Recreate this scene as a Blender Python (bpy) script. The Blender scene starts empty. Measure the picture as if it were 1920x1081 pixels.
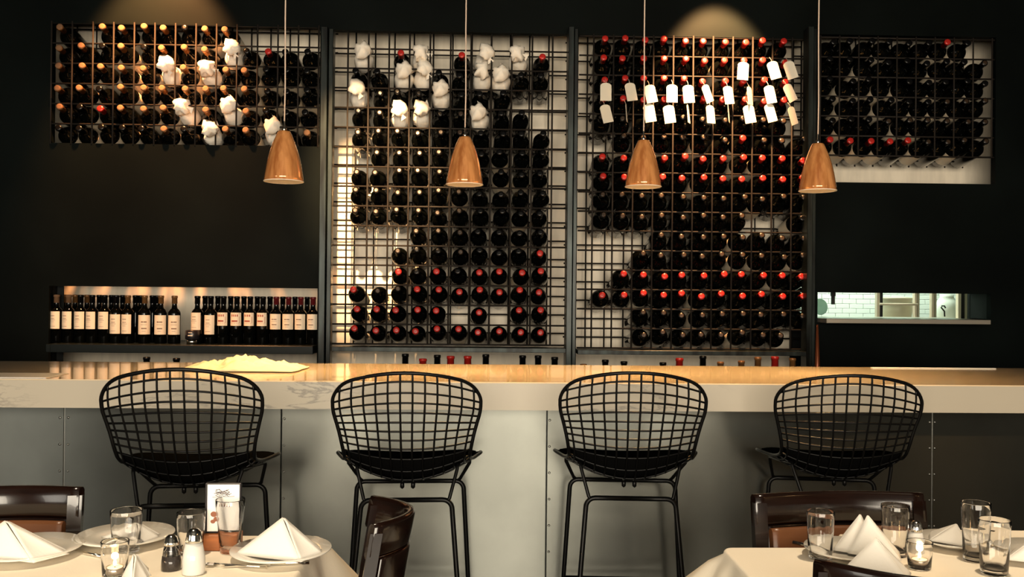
import bpy, math, random
from mathutils import Vector, Matrix, noise
R = math.radians
PI = math.pi
sc = bpy.context.scene
COL = sc.collection
random.seed(7)

# ------------------------------------------------------------------ camera
F, CX, CY = 1700.0, 960.0, 540.5
CAM = Vector((0, 0, 1.40))
YAW, ROLL, PITCH = 0.030, 0.0095, 9.5 / F
fwd = Vector((math.sin(YAW) * math.cos(PITCH), math.cos(YAW) * math.cos(PITCH), math.sin(PITCH)))
r0 = fwd.cross(Vector((0, 0, 1))).normalized()
u0 = r0.cross(fwd)
rt = r0 * math.cos(ROLL) + u0 * math.sin(ROLL)
up = -r0 * math.sin(ROLL) + u0 * math.cos(ROLL)
cd = bpy.data.cameras.new('camera'); cam = bpy.data.objects.new('camera', cd); COL.objects.link(cam)
cd.sensor_width = 36.0; cd.lens = F / 1920 * 36.0; cd.clip_end = 60
mw = Matrix((rt, up, -fwd)).transposed().to_4x4(); mw.translation = CAM
cam.matrix_world = mw
sc.camera = cam

def ray(px, py):
    return (fwd + rt * ((px - CX) / F) - up * ((py - CY) / F))
def at(px, py, Y):                 # the world point seen at a pixel, on the plane y = Y
    d = ray(px, py); return CAM + d * ((Y - CAM.y) / d.y)
def on(px, py, z):                 # the same on the level z
    d = ray(px, py); return CAM + d * ((z - CAM.z) / d.z)

# ------------------------------------------------------------------ light, world, exposure
vs = sc.view_settings
vs.view_transform = 'Standard'; vs.look = 'None'; vs.gamma = 1.0; vs.exposure = 0.0; vs.use_curve_mapping = False
w = bpy.data.worlds.new('world'); sc.world = w; w.use_nodes = True
w.node_tree.nodes['Background'].inputs[0].default_value = (0.55, 0.6, 0.6, 1)
w.node_tree.nodes['Background'].inputs[1].default_value = 0.02

def area(name, loc, target, sx, sy, power, col):
    l = bpy.data.lights.new(name, 'AREA'); l.shape = 'RECTANGLE'; l.size = sx; l.size_y = sy; l.energy = power; l.color = col
    o = bpy.data.objects.new(name, l); COL.objects.link(o); o.location = loc
    o.rotation_euler = (Vector(target) - Vector(loc)).to_track_quat('-Z', 'Y').to_euler(); return o
def spot(name, loc, target, ang, blend, power, col, size=0.03):
    l = bpy.data.lights.new(name, 'SPOT'); l.spot_size = R(ang); l.spot_blend = blend; l.energy = power; l.color = col; l.shadow_soft_size = size
    o = bpy.data.objects.new(name, l); COL.objects.link(o); o.location = loc
    o.rotation_euler = (Vector(target) - Vector(loc)).to_track_quat('-Z', 'Y').to_euler(); return o

area('window_daylight', (-0.05, -3.38, 1.75), (-0.05, 3, 1.75), 5.0, 2.3, 620, (1.0, 0.88, 0.70))
area('side_window_daylight', (-5.1, -1.6, 1.8), (0, 1.2, 1.2), 2.2, 1.8, 75, (1.0, 0.93, 0.80))
WARM = (1.0, 0.42, 0.145)
p = at(298, 150, 5.5)
spot('rack_spot_1', (p.x, 5.05, 3.67), (p.x, 5.52, 2.787), 62, 0.6, 900, WARM)
p = at(1345, 150, 5.5)
spot('rack_spot_2', (p.x, 5.05, 3.50), (p.x, 5.57, 2.652), 54, 0.5, 1250, (1.0, 0.50, 0.20))
p = at(705, 400, 5.5)
spot('rack_spot_3', (p.x - 0.05, 3.45, 3.6), (p.x, 5.9, 1.86), 24, 0.8, 2800, (1.0, 0.60, 0.28))
spot('table_fill_1', (-1.0, 2.05, 3.7), (-1.0, 2.05, 0.76), 46, 0.6, 270, (1.0, 0.80, 0.56), .06)  # added fill from above to brighten the tablecloth, not a known lamp
spot('table_fill_2', (1.25, 2.05, 3.7), (1.25, 2.05, 0.76), 46, 0.6, 270, (1.0, 0.80, 0.56), .06)  # second added fill, brightens the cloths on the other side
for k_, x_ in enumerate((2.62, 3.66)):
    l_ = bpy.data.lights.new('far_lamp', 'POINT'); l_.energy = (5, 12)[k_]; l_.color = (1, .58, .24); l_.shadow_soft_size = .06
    o_ = bpy.data.objects.new('far_lamp', l_); COL.objects.link(o_); o_.location = (x_, 1.0, 2.5)
area('kitchen_light', (2.9, 7.3, 2.6), (2.9, 7.9, 1.3), 2.2, 0.4, 85, (0.88, 1.0, 0.84))

# ------------------------------------------------------------------ materials
MATS = {}
def mat(name, col, rough=0.5, metal=0.0, spec=0.5, coat=0.0, trans=0.0, ior=1.45, emit=None, estr=0.0, noise_amt=0.0, nscale=20.0, bump=0.0, bscale=60.0, ncol=None, stretch=(1, 1, 1), sheen=0.0, sss=0.0):
    m = bpy.data.materials.new(name); m.use_nodes = True; nt = m.node_tree; b = nt.nodes['Principled BSDF']
    b.inputs['Base Color'].default_value = (*col, 1); b.inputs['Roughness'].default_value = rough; b.inputs['Metallic'].default_value = metal
    b.inputs['Specular IOR Level'].default_value = spec; b.inputs['Coat Weight'].default_value = coat; b.inputs['Transmission Weight'].default_value = trans
    b.inputs['IOR'].default_value = ior; b.inputs['Sheen Weight'].default_value = sheen
    if emit: b.inputs['Emission Color'].default_value = (*emit, 1); b.inputs['Emission Strength'].default_value = estr
    if noise_amt or bump:
        tc = nt.nodes.new('ShaderNodeTexCoord'); mp = nt.nodes.new('ShaderNodeMapping'); mp.inputs['Scale'].default_value = stretch
        nt.links.new(tc.outputs['Object'], mp.inputs[0])
    if noise_amt:
        n = nt.nodes.new('ShaderNodeTexNoise'); n.inputs['Scale'].default_value = nscale; n.inputs['Detail'].default_value = 5
        nt.links.new(mp.outputs[0], n.inputs['Vector'])
        mx = nt.nodes.new('ShaderNodeMix'); mx.data_type = 'RGBA'
        c2 = ncol or tuple(c * (1 - noise_amt) for c in col)
        mx.inputs[6].default_value = (*c2, 1); mx.inputs[7].default_value = (*col, 1)
        cr = nt.nodes.new('ShaderNodeValToRGB'); cr.color_ramp.elements[0].position = 0.35; cr.color_ramp.elements[1].position = 0.65
        nt.links.new(n.outputs['Fac'], cr.inputs[0]); nt.links.new(cr.outputs[0], mx.inputs[0]); nt.links.new(mx.outputs[2], b.inputs['Base Color'])
        m['_n'] = n.name
    if bump:
        n2 = nt.nodes.new('ShaderNodeTexNoise'); n2.inputs['Scale'].default_value = bscale; n2.inputs['Detail'].default_value = 3
        nt.links.new(mp.outputs[0], n2.inputs['Vector'])
        bp = nt.nodes.new('ShaderNodeBump'); bp.inputs['Strength'].default_value = bump; bp.inputs['Distance'].default_value = 0.01
        nt.links.new(n2.outputs['Fac'], bp.inputs['Height']); nt.links.new(bp.outputs[0], b.inputs['Normal'])
    MATS[name] = m; return m

def marble(name, col, vein, rough, coat, vscale=2.2):
    m = bpy.data.materials.new(name); m.use_nodes = True; nt = m.node_tree; b = nt.nodes['Principled BSDF']
    b.inputs['Roughness'].default_value = rough; b.inputs['Coat Weight'].default_value = coat; b.inputs['Coat Roughness'].default_value = 0.04
    tc = nt.nodes.new('ShaderNodeTexCoord')
    n = nt.nodes.new('ShaderNodeTexNoise'); n.inputs['Scale'].default_value = vscale; n.inputs['Detail'].default_value = 8; n.inputs['Roughness'].default_value = 0.62; n.inputs['Distortion'].default_value = 0.9
    mp = nt.nodes.new('ShaderNodeMapping'); mp.inputs['Scale'].default_value = (0.8, 1, 2.4)
    nt.links.new(tc.outputs['Object'], mp.inputs[0]); nt.links.new(mp.outputs[0], n.inputs['Vector'])
    s = nt.nodes.new('ShaderNodeMath'); s.operation = 'SUBTRACT'; s.inputs[1].default_value = 0.5
    a = nt.nodes.new('ShaderNodeMath'); a.operation = 'ABSOLUTE'
    nt.links.new(n.outputs['Fac'], s.inputs[0]); nt.links.new(s.outputs[0], a.inputs[0])
    cr = nt.nodes.new('ShaderNodeValToRGB'); cr.color_ramp.elements[0].position = 0.0; cr.color_ramp.elements[0].color = (0.75, 0.75, 0.75, 1)
    cr.color_ramp.elements[1].position = 0.018; cr.color_ramp.elements[1].color = (0, 0, 0, 1)
    nt.links.new(a.outputs[0], cr.inputs[0])
    n3 = nt.nodes.new('ShaderNodeTexNoise'); n3.inputs['Scale'].default_value = 1.3; nt.links.new(tc.outputs['Object'], n3.inputs['Vector'])
    c3 = nt.nodes.new('ShaderNodeValToRGB'); c3.color_ramp.elements[0].position = 0.44; c3.color_ramp.elements[1].position = 0.56
    nt.links.new(n3.outputs['Fac'], c3.inputs[0])
    mu = nt.nodes.new('ShaderNodeMath'); mu.operation = 'MULTIPLY'; nt.links.new(cr.outputs[0], mu.inputs[0]); nt.links.new(c3.outputs[0], mu.inputs[1])
    mx = nt.nodes.new('ShaderNodeMix'); mx.data_type = 'RGBA'; mx.inputs[6].default_value = (*col, 1); mx.inputs[7].default_value = (*vein, 1)
    nt.links.new(mu.outputs[0], mx.inputs[0]); nt.links.new(mx.outputs[2], b.inputs['Base Color'])
    MATS[name] = m; return m

M = MATS
mat('black_paint', (0.0033, 0.0050, 0.0047), 0.55, spec=0.04, noise_amt=0.45, nscale=1.6, bump=0.05, bscale=9)
mat('black_niche', (0.006, 0.007, 0.007), 0.6, spec=0.2)
mat('white_panel', (0.92, 0.82, 0.66), 0.45, noise_amt=0.16, nscale=3.0, stretch=(6, 1, 1))
mat('white_board', (0.66, 0.66, 0.60), 0.5, noise_amt=0.1, nscale=5)
mat('steel_post', (0.020, 0.028, 0.027), 0.32, metal=0.5, noise_amt=0.88, nscale=8, stretch=(3, 3, 0.4))
mat('rod_steel', (0.020, 0.0165, 0.014), 0.5, spec=0.12)
mat('bottle_glass', (0.0012, 0.0014, 0.0012), 0.06, spec=0.3)
mat('dull_bronze', (0.030, 0.017, 0.009), 0.4)
mat('brown_glass', (0.03, 0.016, 0.008), 0.08, spec=0.5)
mat('red_foil', (0.38, 0.016, 0.012), 0.32, spec=0.6)
mat('gold_foil', (0.22, 0.10, 0.035), 0.32, metal=0.3)
mat('black_foil', (0.003, 0.003, 0.0032), 0.25, spec=.3)
mat('cork', (0.17, 0.085, 0.04), 0.8)
mat('maroon_foil', (0.10, 0.008, 0.010), 0.3)
mat('label_cream', (0.72, 0.62, 0.47), 0.55)
mat('label_print', (0.20, 0.13, 0.09), 0.6)
mat('label_red', (0.32, 0.08, 0.05), 0.6)
mat('tissue', (0.90, 0.83, 0.72), 0.85, bump=0.25, bscale=50)
mat('tag_paper', (0.66, 0.61, 0.50), 0.7)
mat('copper', (0.92, 0.40, 0.135), 0.12, metal=0.4, coat=0.8, noise_amt=0.35, nscale=5, stretch=(7, 7, 0.7), ncol=(0.50, 0.17, 0.045))  # upright dark and bright streaks in the colour stand in for reflections
mat('lamp_white', (0.9, 0.82, 0.7), 0.5)
mat('bulb', (1, 0.9, 0.75), 0.4, emit=(1.0, 0.84, 0.62), estr=750.0)
mat('cord_beige', (0.62, 0.48, 0.38), 0.6)
def anis(name):
    nt = MATS[name].node_tree; b = nt.nodes['Principled BSDF']; b.inputs['Anisotropic'].default_value = 0.88
    c = nt.nodes.new('ShaderNodeCombineXYZ'); c.inputs[2].default_value = 1.0; nt.links.new(c.outputs[0], b.inputs['Tangent'])
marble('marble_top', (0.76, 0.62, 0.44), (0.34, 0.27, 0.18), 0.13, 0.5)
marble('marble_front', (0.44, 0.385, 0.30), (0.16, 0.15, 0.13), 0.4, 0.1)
mat('zinc', (0.184, 0.189, 0.170), 0.33, metal=0.97, noise_amt=0.22, nscale=2.5); anis('zinc')
mat('zinc_edge', (0.35, 0.35, 0.33), 0.35, metal=0.8)
mat('rivet_steel', (0.30, 0.30, 0.28), 0.3, metal=1.0)
mat('stool_wire', (0.0025, 0.0025, 0.0025), 0.35, spec=0.22)
mat('seat_vinyl', (0.003, 0.003, 0.003), 0.9, spec=0.0)
mat('dark_wood', (0.009, 0.0035, 0.0022), 0.18, spec=0.5, coat=0.3, noise_amt=0.5, nscale=9, stretch=(1, 1, 6))
mat('brown_leather', (0.12, 0.045, 0.017), 0.32, spec=0.5, bump=0.1, bscale=40)
mat('linen', (0.84, 0.75, 0.60), 0.85, bump=0.06, bscale=240)
mat('napkin', (0.70, 0.665, 0.60), 0.85, bump=0.05, bscale=200)
mat('bar_linen', (0.78, 0.64, 0.42), 0.85, bump=0.2, bscale=30)
mat('china', (0.66, 0.62, 0.54), 0.12, coat=0.4)
mat('clear_glass', (1, 1, 1), 0.0, trans=1.0, ior=1.45)
mat('chrome', (0.75, 0.72, 0.66), 0.12, metal=1.0)
mat('salt', (0.62, 0.60, 0.56), 0.6, coat=0.8)
mat('pepper', (0.022, 0.014, 0.010), 0.7, coat=0.8, noise_amt=0.6, nscale=300)
mat('wax', (0.85, 0.80, 0.70), 0.5)
mat('flame', (1, 0.7, 0.3), 0.5, emit=(1.0, 0.62, 0.22), estr=14)
mat('foil_cup', (0.5, 0.45, 0.4), 0.3, metal=0.9)
mat('card_white', (0.80, 0.76, 0.70), 0.5)
mat('card_ink', (0.10, 0.08, 0.09), 0.7)
mat('card_pink', (0.55, 0.26, 0.22), 0.7)
mat('card_brown', (0.28, 0.10, 0.05), 0.7)
mat('frame_black', (0.012, 0.010, 0.012), 0.3)
mat('orange_wood', (0.42, 0.13, 0.035), 0.4, noise_amt=0.4, nscale=12, stretch=(1, 6, 6))
mat('floor_dark', (0.10, 0.095, 0.085), 0.30, noise_amt=0.3, nscale=3)
mat('ceiling_dark', (0.012, 0.014, 0.014), 0.7)
mat('room_wall', (0.06, 0.06, 0.055), 0.7)
mat('tile_white', (0.72, 0.80, 0.74), 0.2, coat=0.3)
mat('grout', (0.25, 0.32, 0.29), 0.9)
mat('stainless', (0.55, 0.50, 0.42), 0.3, metal=0.8)
mat('green_glass', (0.30, 0.55, 0.45), 0.15, spec=0.5)
mat('kitchen_tan', (0.45, 0.42, 0.30), 0.4)
mat('black_plastic', (0.01, 0.01, 0.01), 0.4)
mat('copper_pole', (0.16, 0.045, 0.018), 0.3, metal=0.5)
mat('counter_black', (0.005, 0.008, 0.008), 0.3, spec=.2)

# ------------------------------------------------------------------ mesh helpers
class MB:
    def __init__(s): s.v = []; s.f = []; s.sm = []
    def add(s, vs_, fs, smooth=False):
        k = len(s.v); s.v += [tuple(a) for a in vs_]; s.f += [tuple(i + k for i in f) for f in fs]; s.sm += [smooth] * len(fs); return s
    def box(s, x0, x1, y0, y1, z0, z1, b=0.0):
        if b <= 0:
            v = [(x, y, z) for z in (z0, z1) for y in (y0, y1) for x in (x0, x1)]
            return s.add(v, [(0, 2, 3, 1), (4, 5, 7, 6), (0, 1, 5, 4), (2, 6, 7, 3), (0, 4, 6, 2), (1, 3, 7, 5)])
        # chamfered box: hull of three inset boxes
        v = []
        for (i, j, k) in [(x, y, z) for z in (0, 1) for y in (0, 1) for x in (0, 1)]:
            X, Y, Z = (x0, x1)[i], (y0, y1)[j], (z0, z1)[k]; ax, ay, az = (1, -1)[i], (1, -1)[j], (1, -1)[k]
            v += [(X, Y + ay * b, Z + az * b), (X + ax * b, Y, Z + az * b), (X + ax * b, Y + ay * b, Z)]
        def c(i, j, k, t): return ((k * 2 + j) * 2 + i) * 3 + t
        f = []
        for i in (0, 1):
            q = [c(i, 0, 0, 0), c(i, 1, 0, 0), c(i, 1, 1, 0), c(i, 0, 1, 0)]; f.append(q if i else q[::-1])
        for j in (0, 1):
            q = [c(0, j, 0, 1), c(1, j, 0, 1), c(1, j, 1, 1), c(0, j, 1, 1)]; f.append(q[::-1] if j else q)
        for k in (0, 1):
            q = [c(0, 0, k, 2), c(1, 0, k, 2), c(1, 1, k, 2), c(0, 1, k, 2)]; f.append(q if k else q[::-1])
        for j in (0, 1):
            for k in (0, 1): f.append([c(0, j, k, 1), c(1, j, k, 1), c(1, j, k, 2), c(0, j, k, 2)])
        for i in (0, 1):
            for k in (0, 1): f.append([c(i, 0, k, 0), c(i, 1, k, 0), c(i, 1, k, 2), c(i, 0, k, 2)])
        for i in (0, 1):
            for j in (0, 1): f.append([c(i, j, 0, 0), c(i, j, 1, 0), c(i, j, 1, 1), c(i, j, 0, 1)])
        for i in (0, 1):
            for j in (0, 1):
                for k in (0, 1): f.append([c(i, j, k, 0), c(i, j, k, 1), c(i, j, k, 2)])
        return s.add(v, f)
    def tube(s, pts, r, n=6, caps=True, closed=False, smooth=True):
        pts = [Vector(q) for q in pts]; N = len(pts); rr = r if isinstance(r, (list, tuple)) else [r] * N
        ring = []; prev = None; fs = []; vv = []
        for i, q in enumerate(pts):
            a = pts[(i - 1) % N] if (closed or i > 0) else q; b = pts[(i + 1) % N] if (closed or i < N - 1) else q
            t = (b - a).normalized()
            if prev is None:
                h = Vector((0, 0, 1)) if abs(t.z) < 0.9 else Vector((1, 0, 0)); prev = (h - t * h.dot(t)).normalized()
            else: prev = (prev - t * prev.dot(t)).normalized()
            bb = t.cross(prev)
            for k in range(n):
                an = 2 * PI * k / n; vv.append(q + prev * (math.cos(an) * rr[i]) + bb * (math.sin(an) * rr[i]))
        for i in range(N if closed else N - 1):
            j = (i + 1) % N
            for k in range(n): fs.append((i * n + k, i * n + (k + 1) % n, j * n + (k + 1) % n, j * n + k))
        s.add(vv, fs, smooth)
        if caps and not closed: s.f += [tuple(len(s.v) - len(vv) + k for k in range(n))[::-1], tuple(len(s.v) - n + k for k in range(n))]; s.sm += [False, False]
        return s
    def lathe(s, prof, n=16, c=(0, 0, 0), smooth=True, mod=None):
        vv = []; fs = []
        for i, (r, z) in enumerate(prof):
            for k in range(n):
                a = 2 * PI * k / n; q = r * (mod(a, i, r, z) if mod else 1)
                vv.append((c[0] + q * math.cos(a), c[1] + q * math.sin(a), c[2] + z))
        for i in range(len(prof) - 1):
            for k in range(n): fs.append((i * n + k, i * n + (k + 1) % n, (i + 1) * n + (k + 1) % n, (i + 1) * n + k))
        s.add(vv, fs, smooth)
        base = len(s.v) - len(vv)
        if prof[0][0] > 1e-5: s.f.append(tuple(base + k for k in range(n))[::-1]); s.sm.append(False)
        if prof[-1][0] > 1e-5: s.f.append(tuple(len(s.v) - n + k for k in range(n))); s.sm.append(False)
        return s
    def grid(s, fn, nu, nv, smooth=True, cu=False):
        vv = [fn(i / nu, j / nv) for j in range(nv + 1) for i in range(nu + (0 if cu else 1))]; W = nu + (0 if cu else 1)
        fs = [(j * W + i, j * W + (i + 1) % W, (j + 1) * W + (i + 1) % W, (j + 1) * W + i) for j in range(nv) for i in range(nu)]
        return s.add(vv, fs, smooth)
    def mesh(s, name):
        m = bpy.data.meshes.new(name); m.from_pydata(s.v, [], s.f); m.polygons.foreach_set('use_smooth', s.sm); m.update(); return m

def obj(name, mb, m, parent=None, loc=None, rot=None, scale=None):
    me = mb.mesh(name) if isinstance(mb, MB) else mb
    if m and len(me.materials) == 0: me.materials.append(M[m] if isinstance(m, str) else m)
    o = bpy.data.objects.new(name, me); COL.objects.link(o)
    if parent: o.parent = parent
    if loc is not None: o.location = loc
    if rot is not None: o.rotation_euler = rot
    if scale is not None: o.scale = scale
    return o
def empty(name, loc=(0, 0, 0), rz=0.0):
    o = bpy.data.objects.new(name, None); COL.objects.link(o); o.location = loc; o.rotation_euler = (0, 0, rz); o.empty_display_size = 0.1; return o
def tag(o, label, cat, group=None, kind=None):
    o['label'] = label; o['category'] = cat
    if group: o['group'] = group
    if kind: o['kind'] = kind
    return o
def struct(name, mb, m, parent=None):
    o = obj(name, mb, m, parent)
    if not parent: o['kind'] = 'structure'
    return o
def solidify(o, t, off=0):
    md = o.modifiers.new('s', 'SOLIDIFY'); md.thickness = t; md.offset = off
def subsurf(o, n):
    md = o.modifiers.new('u', 'SUBSURF'); md.levels = n; md.render_levels = n
def copy_tree(o, parent=None):
    c = o.copy(); COL.objects.link(c); c.parent = parent
    for ch in list(o.children): copy_tree(ch, c)
    return c

# ------------------------------------------------------------------ the room
WY, WB, PY = 5.55, 5.60, 5.99        # face of the black wall, its back, the pale panel in the niches
ZC, ZCOUNT = 3.75, 0.68
XL, XR = -5.2, 5.2
def X(px, py=300, Y=WY): return at(px, py, Y).x
def Z(py, px=960, Y=WY): return at(px, py, Y).z
a_, b_, c_, d_, e_, f_, g_, h_ = X(95), X(598), X(622), X(1062), X(1083), X(1522), X(1535, 300), X(1866)
z1t, z1b = Z(47, 346), Z(271, 346)
z2t = Z(538, 346)
z3t, z4t = Z(60, 842), Z(69, 1300)
z5t, z5b = Z(67, 1700), Z(343, 1700)
z6t, z6b = Z(549, 1675), Z(598, 1695)
h6 = X(1858, 570)
wb = MB()
wb.box(XL, a_, WY, WB, 0, ZC)
wb.box(a_, b_, WY, WB, z1t, ZC); wb.box(a_, b_, WY, WB, z2t, z1b); wb.box(a_, b_, WY, WB, 0, 0.5)
wb.box(b_, c_, WY, WB, 0, ZC)
wb.box(c_, d_, WY, WB, z3t, ZC); wb.box(c_, f_, WY, WB, 0, 0.5); wb.box(d_, e_, WY, WB, 0.5, ZC); wb.box(e_, f_, WY, WB, z4t, ZC)
wb.box(f_, g_, WY, WB, 0, ZC)
wb.box(g_, h_, WY, WB, z5t, ZC); wb.box(g_, h_, WY, WB, z6t, z5b); wb.box(g_, h_, WY, WB, 0, z6b); wb.box(h6, h_, WY, WB, z6b, z6t)
wb.box(h_, XR, WY, WB, 0, ZC)
struct('wall_back', wb, 'black_paint')
WK = 6.05                               # kitchen side of the cavity behind the black front
struct('trim_1', MB().box(XL, f_ + .02, PY, PY + .03, 0, ZC), 'white_panel')
struct('trim_2', MB().box(f_ + .021, XR, PY, PY + .03, z6t + .05, ZC), 'white_panel')
hk_ = X(1818, 572, PY)
hb = MB().box(f_ + .021, XR, PY, PY + .03, 0, z6b - .02).box(hk_, XR, PY, PY + .03, z6b - .019, z6t + .049)
hb.box(g_ - .02, hk_ + .02, WB, PY - .001, z6t + .002, z6t + .03).box(hk_ + .002, hk_ + .03, WB, PY - .001, z6b, z6t + .001)
struct('trim_3', hb, 'black_niche')
struct('trim_4', MB().box(a_ - .03, a_ - .002, WB, WB + .06, 0.5, z2t).box(a_ - .03, a_ + .035, WB + .061, WB + .07, .5, z2t), 'black_niche')
struct('floor', MB().box(XL, XR, -3.6, 8.2, -0.05, 0), 'floor_dark')
struct('ceiling', MB().box(XL, XR, -3.6, 8.2, ZC, ZC + 0.05), 'ceiling_dark')
struct('wall_left', MB().box(XL - 0.1, XL, -3.6, 8.2, 0, ZC), 'room_wall')
struct('wall_right', MB().box(XR, XR + 0.1, -3.6, 8.2, 0, ZC), 'room_wall')
wf = MB(); wf.box(XL, -2.6, -3.6, -3.4, 0, ZC); wf.box(2.56, XR, -3.6, -3.4, 0, ZC); wf.box(-2.6, 2.56, -3.6, -3.4, 0, 0.55); wf.box(-2.6, 2.56, -3.6, -3.4, 2.95, ZC)
struct('wall_front', wf, 'room_wall')
wi = MB()
for q in (-2.6, -1.3, 0.0, 1.3, 2.5): wi.box(q, q + 0.06, -3.58, -3.5, 0.55, 2.95)
wi.box(-2.6, 2.56, -3.58, -3.5, 0.55, 0.61); wi.box(-2.6, 2.56, -3.58, -3.5, 2.89, 2.95)
wo = struct('window_1', wi, 'frame_black')
struct('glass', MB().box(-2.6, 2.5, -3.56, -3.55, 0.55, 2.95), 'clear_glass', wo)
# steel posts between the bays
for i, (p0, p1, m) in enumerate(((598, 621, 0), (1062, 1082, 0), (1512, 1531, 0))):
    x0, x1 = X(p0 + 1, 400, 5.46), X(p1, 400, 5.46); xm = x0 + (x1 - x0) * 0.56
    mb = MB().box(x0, xm, 5.45, 5.549, 0.6, Z(50, (p0 + p1) / 2, 5.46), 0.003).box(xm + 0.004, x1, 5.47, 5.549, 0.6, Z(52, (p0 + p1) / 2, 5.46), 0.003)
    struct('trim_%d' % (6 + i), mb, 'steel_post')
# bottom rails under the two tall racks
zr1, zr0 = Z(651, 840, 5.47), Z(659.5, 840, 5.47)
for i, (q0, q1, k) in enumerate(((622, 1061, 0), (1083, 1511, 2.5))):
    dz = -k * 5.47 / F
    struct('trim_%d' % (9 + i), MB().box(X(q0, 650, 5.47), X(q1, 650, 5.47), 5.462, 5.60, zr0 + dz, zr1 + dz, 0.002), 'steel_post')

# ------------------------------------------------------------------ bottles
def bottle_profile(s=1.0, body=0.0525, L=0.345):
    n = 0.0155
    return [(body * .55, .004), (body * .93, 0), (body, .006), (body, L * .60), (body * .97, L * .635), (body * .86, L * .675), (body * .62, L * .715), (body * .42, L * .745), (n * 1.08, L * .78), (n, L * .84), (n * .97, L * .97), (n * 1.12, L * .972), (n * 1.12, L * .992), (n * .9, L)]
def capsule_profile(L=0.345, n=0.0155):
    return [(n * 1.16, L * .835), (n * 1.13, L * .955), (n * 1.3, L * .957), (n * 1.3, L * .992), (n * 1.18, L * 1.004), (n * .55, L * 1.006)]
BODY = MB().lathe(bottle_profile(), 20).mesh('wine_bottle'); BODY.materials.append(M['bottle_glass'])
BODY2 = MB().lathe(bottle_profile(body=0.0565), 20).mesh('wine_bottle'); BODY2.materials.append(M['bottle_glass'])
def capmesh(m, L=0.345, n=0.0155):
    c = MB().lathe(capsule_profile(L, n), 12).mesh('capsule'); c.materials.append(M[m]); return c
CAPS = {k: capmesh(v) for k, v in (('R', 'red_foil'), ('G', 'gold_foil'), ('K', 'black_foil'), ('D', 'black_foil'))}
TIP = MB().lathe([(0.0190, .3467), (0.0190, .3478), (0.0095, .3482)], 12).mesh('cork_end'); TIP.materials.append(M['cork'])
TIPD = MB().lathe([(0.0140, .3470), (0.0140, .3482), (0.0085, .3484), (0.0001, .3474)], 12).mesh('cork_end'); TIPD.materials.append(M['dull_bronze'])
def lbl(rad, z0, z1): 
    m = MB().grid(lambda u, v: (rad * math.cos(2 * PI * u), rad * math.sin(2 * PI * u), z0 + (z1 - z0) * v), 20, 1, True, True).mesh('label'); m.materials.append(M['label_cream']); return m
LAB, LAB2 = lbl(0.0532, 0.06, 0.2035), lbl(0.0572, 0.05, 0.196)
# wrapped in tissue: crumpled body with a twisted head
def wrapped(seed):
    rnd = random.Random(seed); pr = [(0.050, .155), (0.056, .165), (0.058, .20), (0.057, .225), (0.050, .245), (0.040, .262), (0.029, .275), (0.028, .285), (0.038, .298), (0.048, .318), (0.050, .340), (0.044, .360), (0.028, .376), (0.010, .384)]
    mb = MB(); n = 18
    def mod(a, i, r, z):
        q = noise.noise(Vector((math.cos(a) * 1.6 + seed * 7, math.sin(a) * 1.6, z * 14 + seed)))
        q2 = noise.noise(Vector((math.cos(a) * 4 + seed * 3, math.sin(a) * 4, z * 40)))
        k = 0.62 if z > 0.26 else 0.22
        return 1 + k * q + k * .55 * q2
    mb.lathe(pr, n, mod=mod)
    t = rnd.uniform(0, 2 * PI)          # a loose corner of paper
    c, s_ = math.cos(t), math.sin(t)
    mb.add([(0.03 * c, 0.03 * s_, .30), (0.075 * c - .012 * s_, .075 * s_ + .012 * c, .335), (0.06 * c + .02 * s_, 0.06 * s_ - .02 * c, .30), (0.03 * c, .03 * s_, .34)], [(0, 2, 1), (0, 1, 3), (1, 2, 3), (0, 3, 2)])
    m = mb.mesh('wrapped_bottle'); m.materials.append(M['tissue']); return m
WRAP = [wrapped(i) for i in range(5)]
WBASE = MB().lathe([(.03, .004), (.049, 0), (.0525, .006), (.0525, .17), (.045, .20)], 20).mesh('bottle_end'); WBASE.materials.append(M['bottle_glass'])

NUM = ['zero', 'one', 'two', 'three', 'four', 'five', 'six', 'seven', 'eight', 'nine', 'ten', 'eleven', 'twelve', 'thirteen', 'fourteen', 'fifteen', 'sixteen']
def lay_bottle(kind, x, z, rack, r, c, big=False, tilt=0.105, lab=False):
    rn = random.Random(r * 131 + c * 17 + len(rack))
    rot = (PI / 2 - tilt + rn.uniform(-.03, .03), 0.0, rn.uniform(-.03, .03))
    name, cat = ('wrapped_bottle', 'wrapped bottle') if kind == 'W' else (('red_capped_bottle' if kind == 'R' else 'wine_bottle'), 'wine bottle')
    L = 0.345; base = Vector((x, WY + 0.305, z))
    where = 'row %s, column %s of the %s' % (NUM[r], NUM[c], rack)
    if kind == 'W':
        k = rn.uniform(-.10, .10)
        o = obj(name, WRAP[(r * 3 + c) % 5], None, None, (x, WY + 0.325, z), (PI / 2 - tilt - .08 + rn.uniform(-.05, .05), 0.0, k))
        obj('bottle_end', WBASE, None, o)
        tag(o, 'bottle wrapped in white tissue, ' + where, cat, 'tissue-wrapped bottles in the racks'); return o
    o = obj(name, BODY2 if big else BODY, None, None, base, rot)
    o2 = obj('capsule', CAPS[kind], None, o)
    if kind in 'GD': obj('cork_end', TIP if kind == 'G' else TIPD, None, o)
    if lab: obj('label', LAB2 if big else LAB, None, o)
    d = {'R': 'dark bottle with red capsule, ', 'G': 'dark bottle with gold capsule, ', 'K': 'dark bottle with black capsule, ', 'D': 'dark bottle with bronze-tipped capsule, '}[kind]
    tag(o, d + where, cat, 'wine bottles lying in the ' + rack); return o

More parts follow.
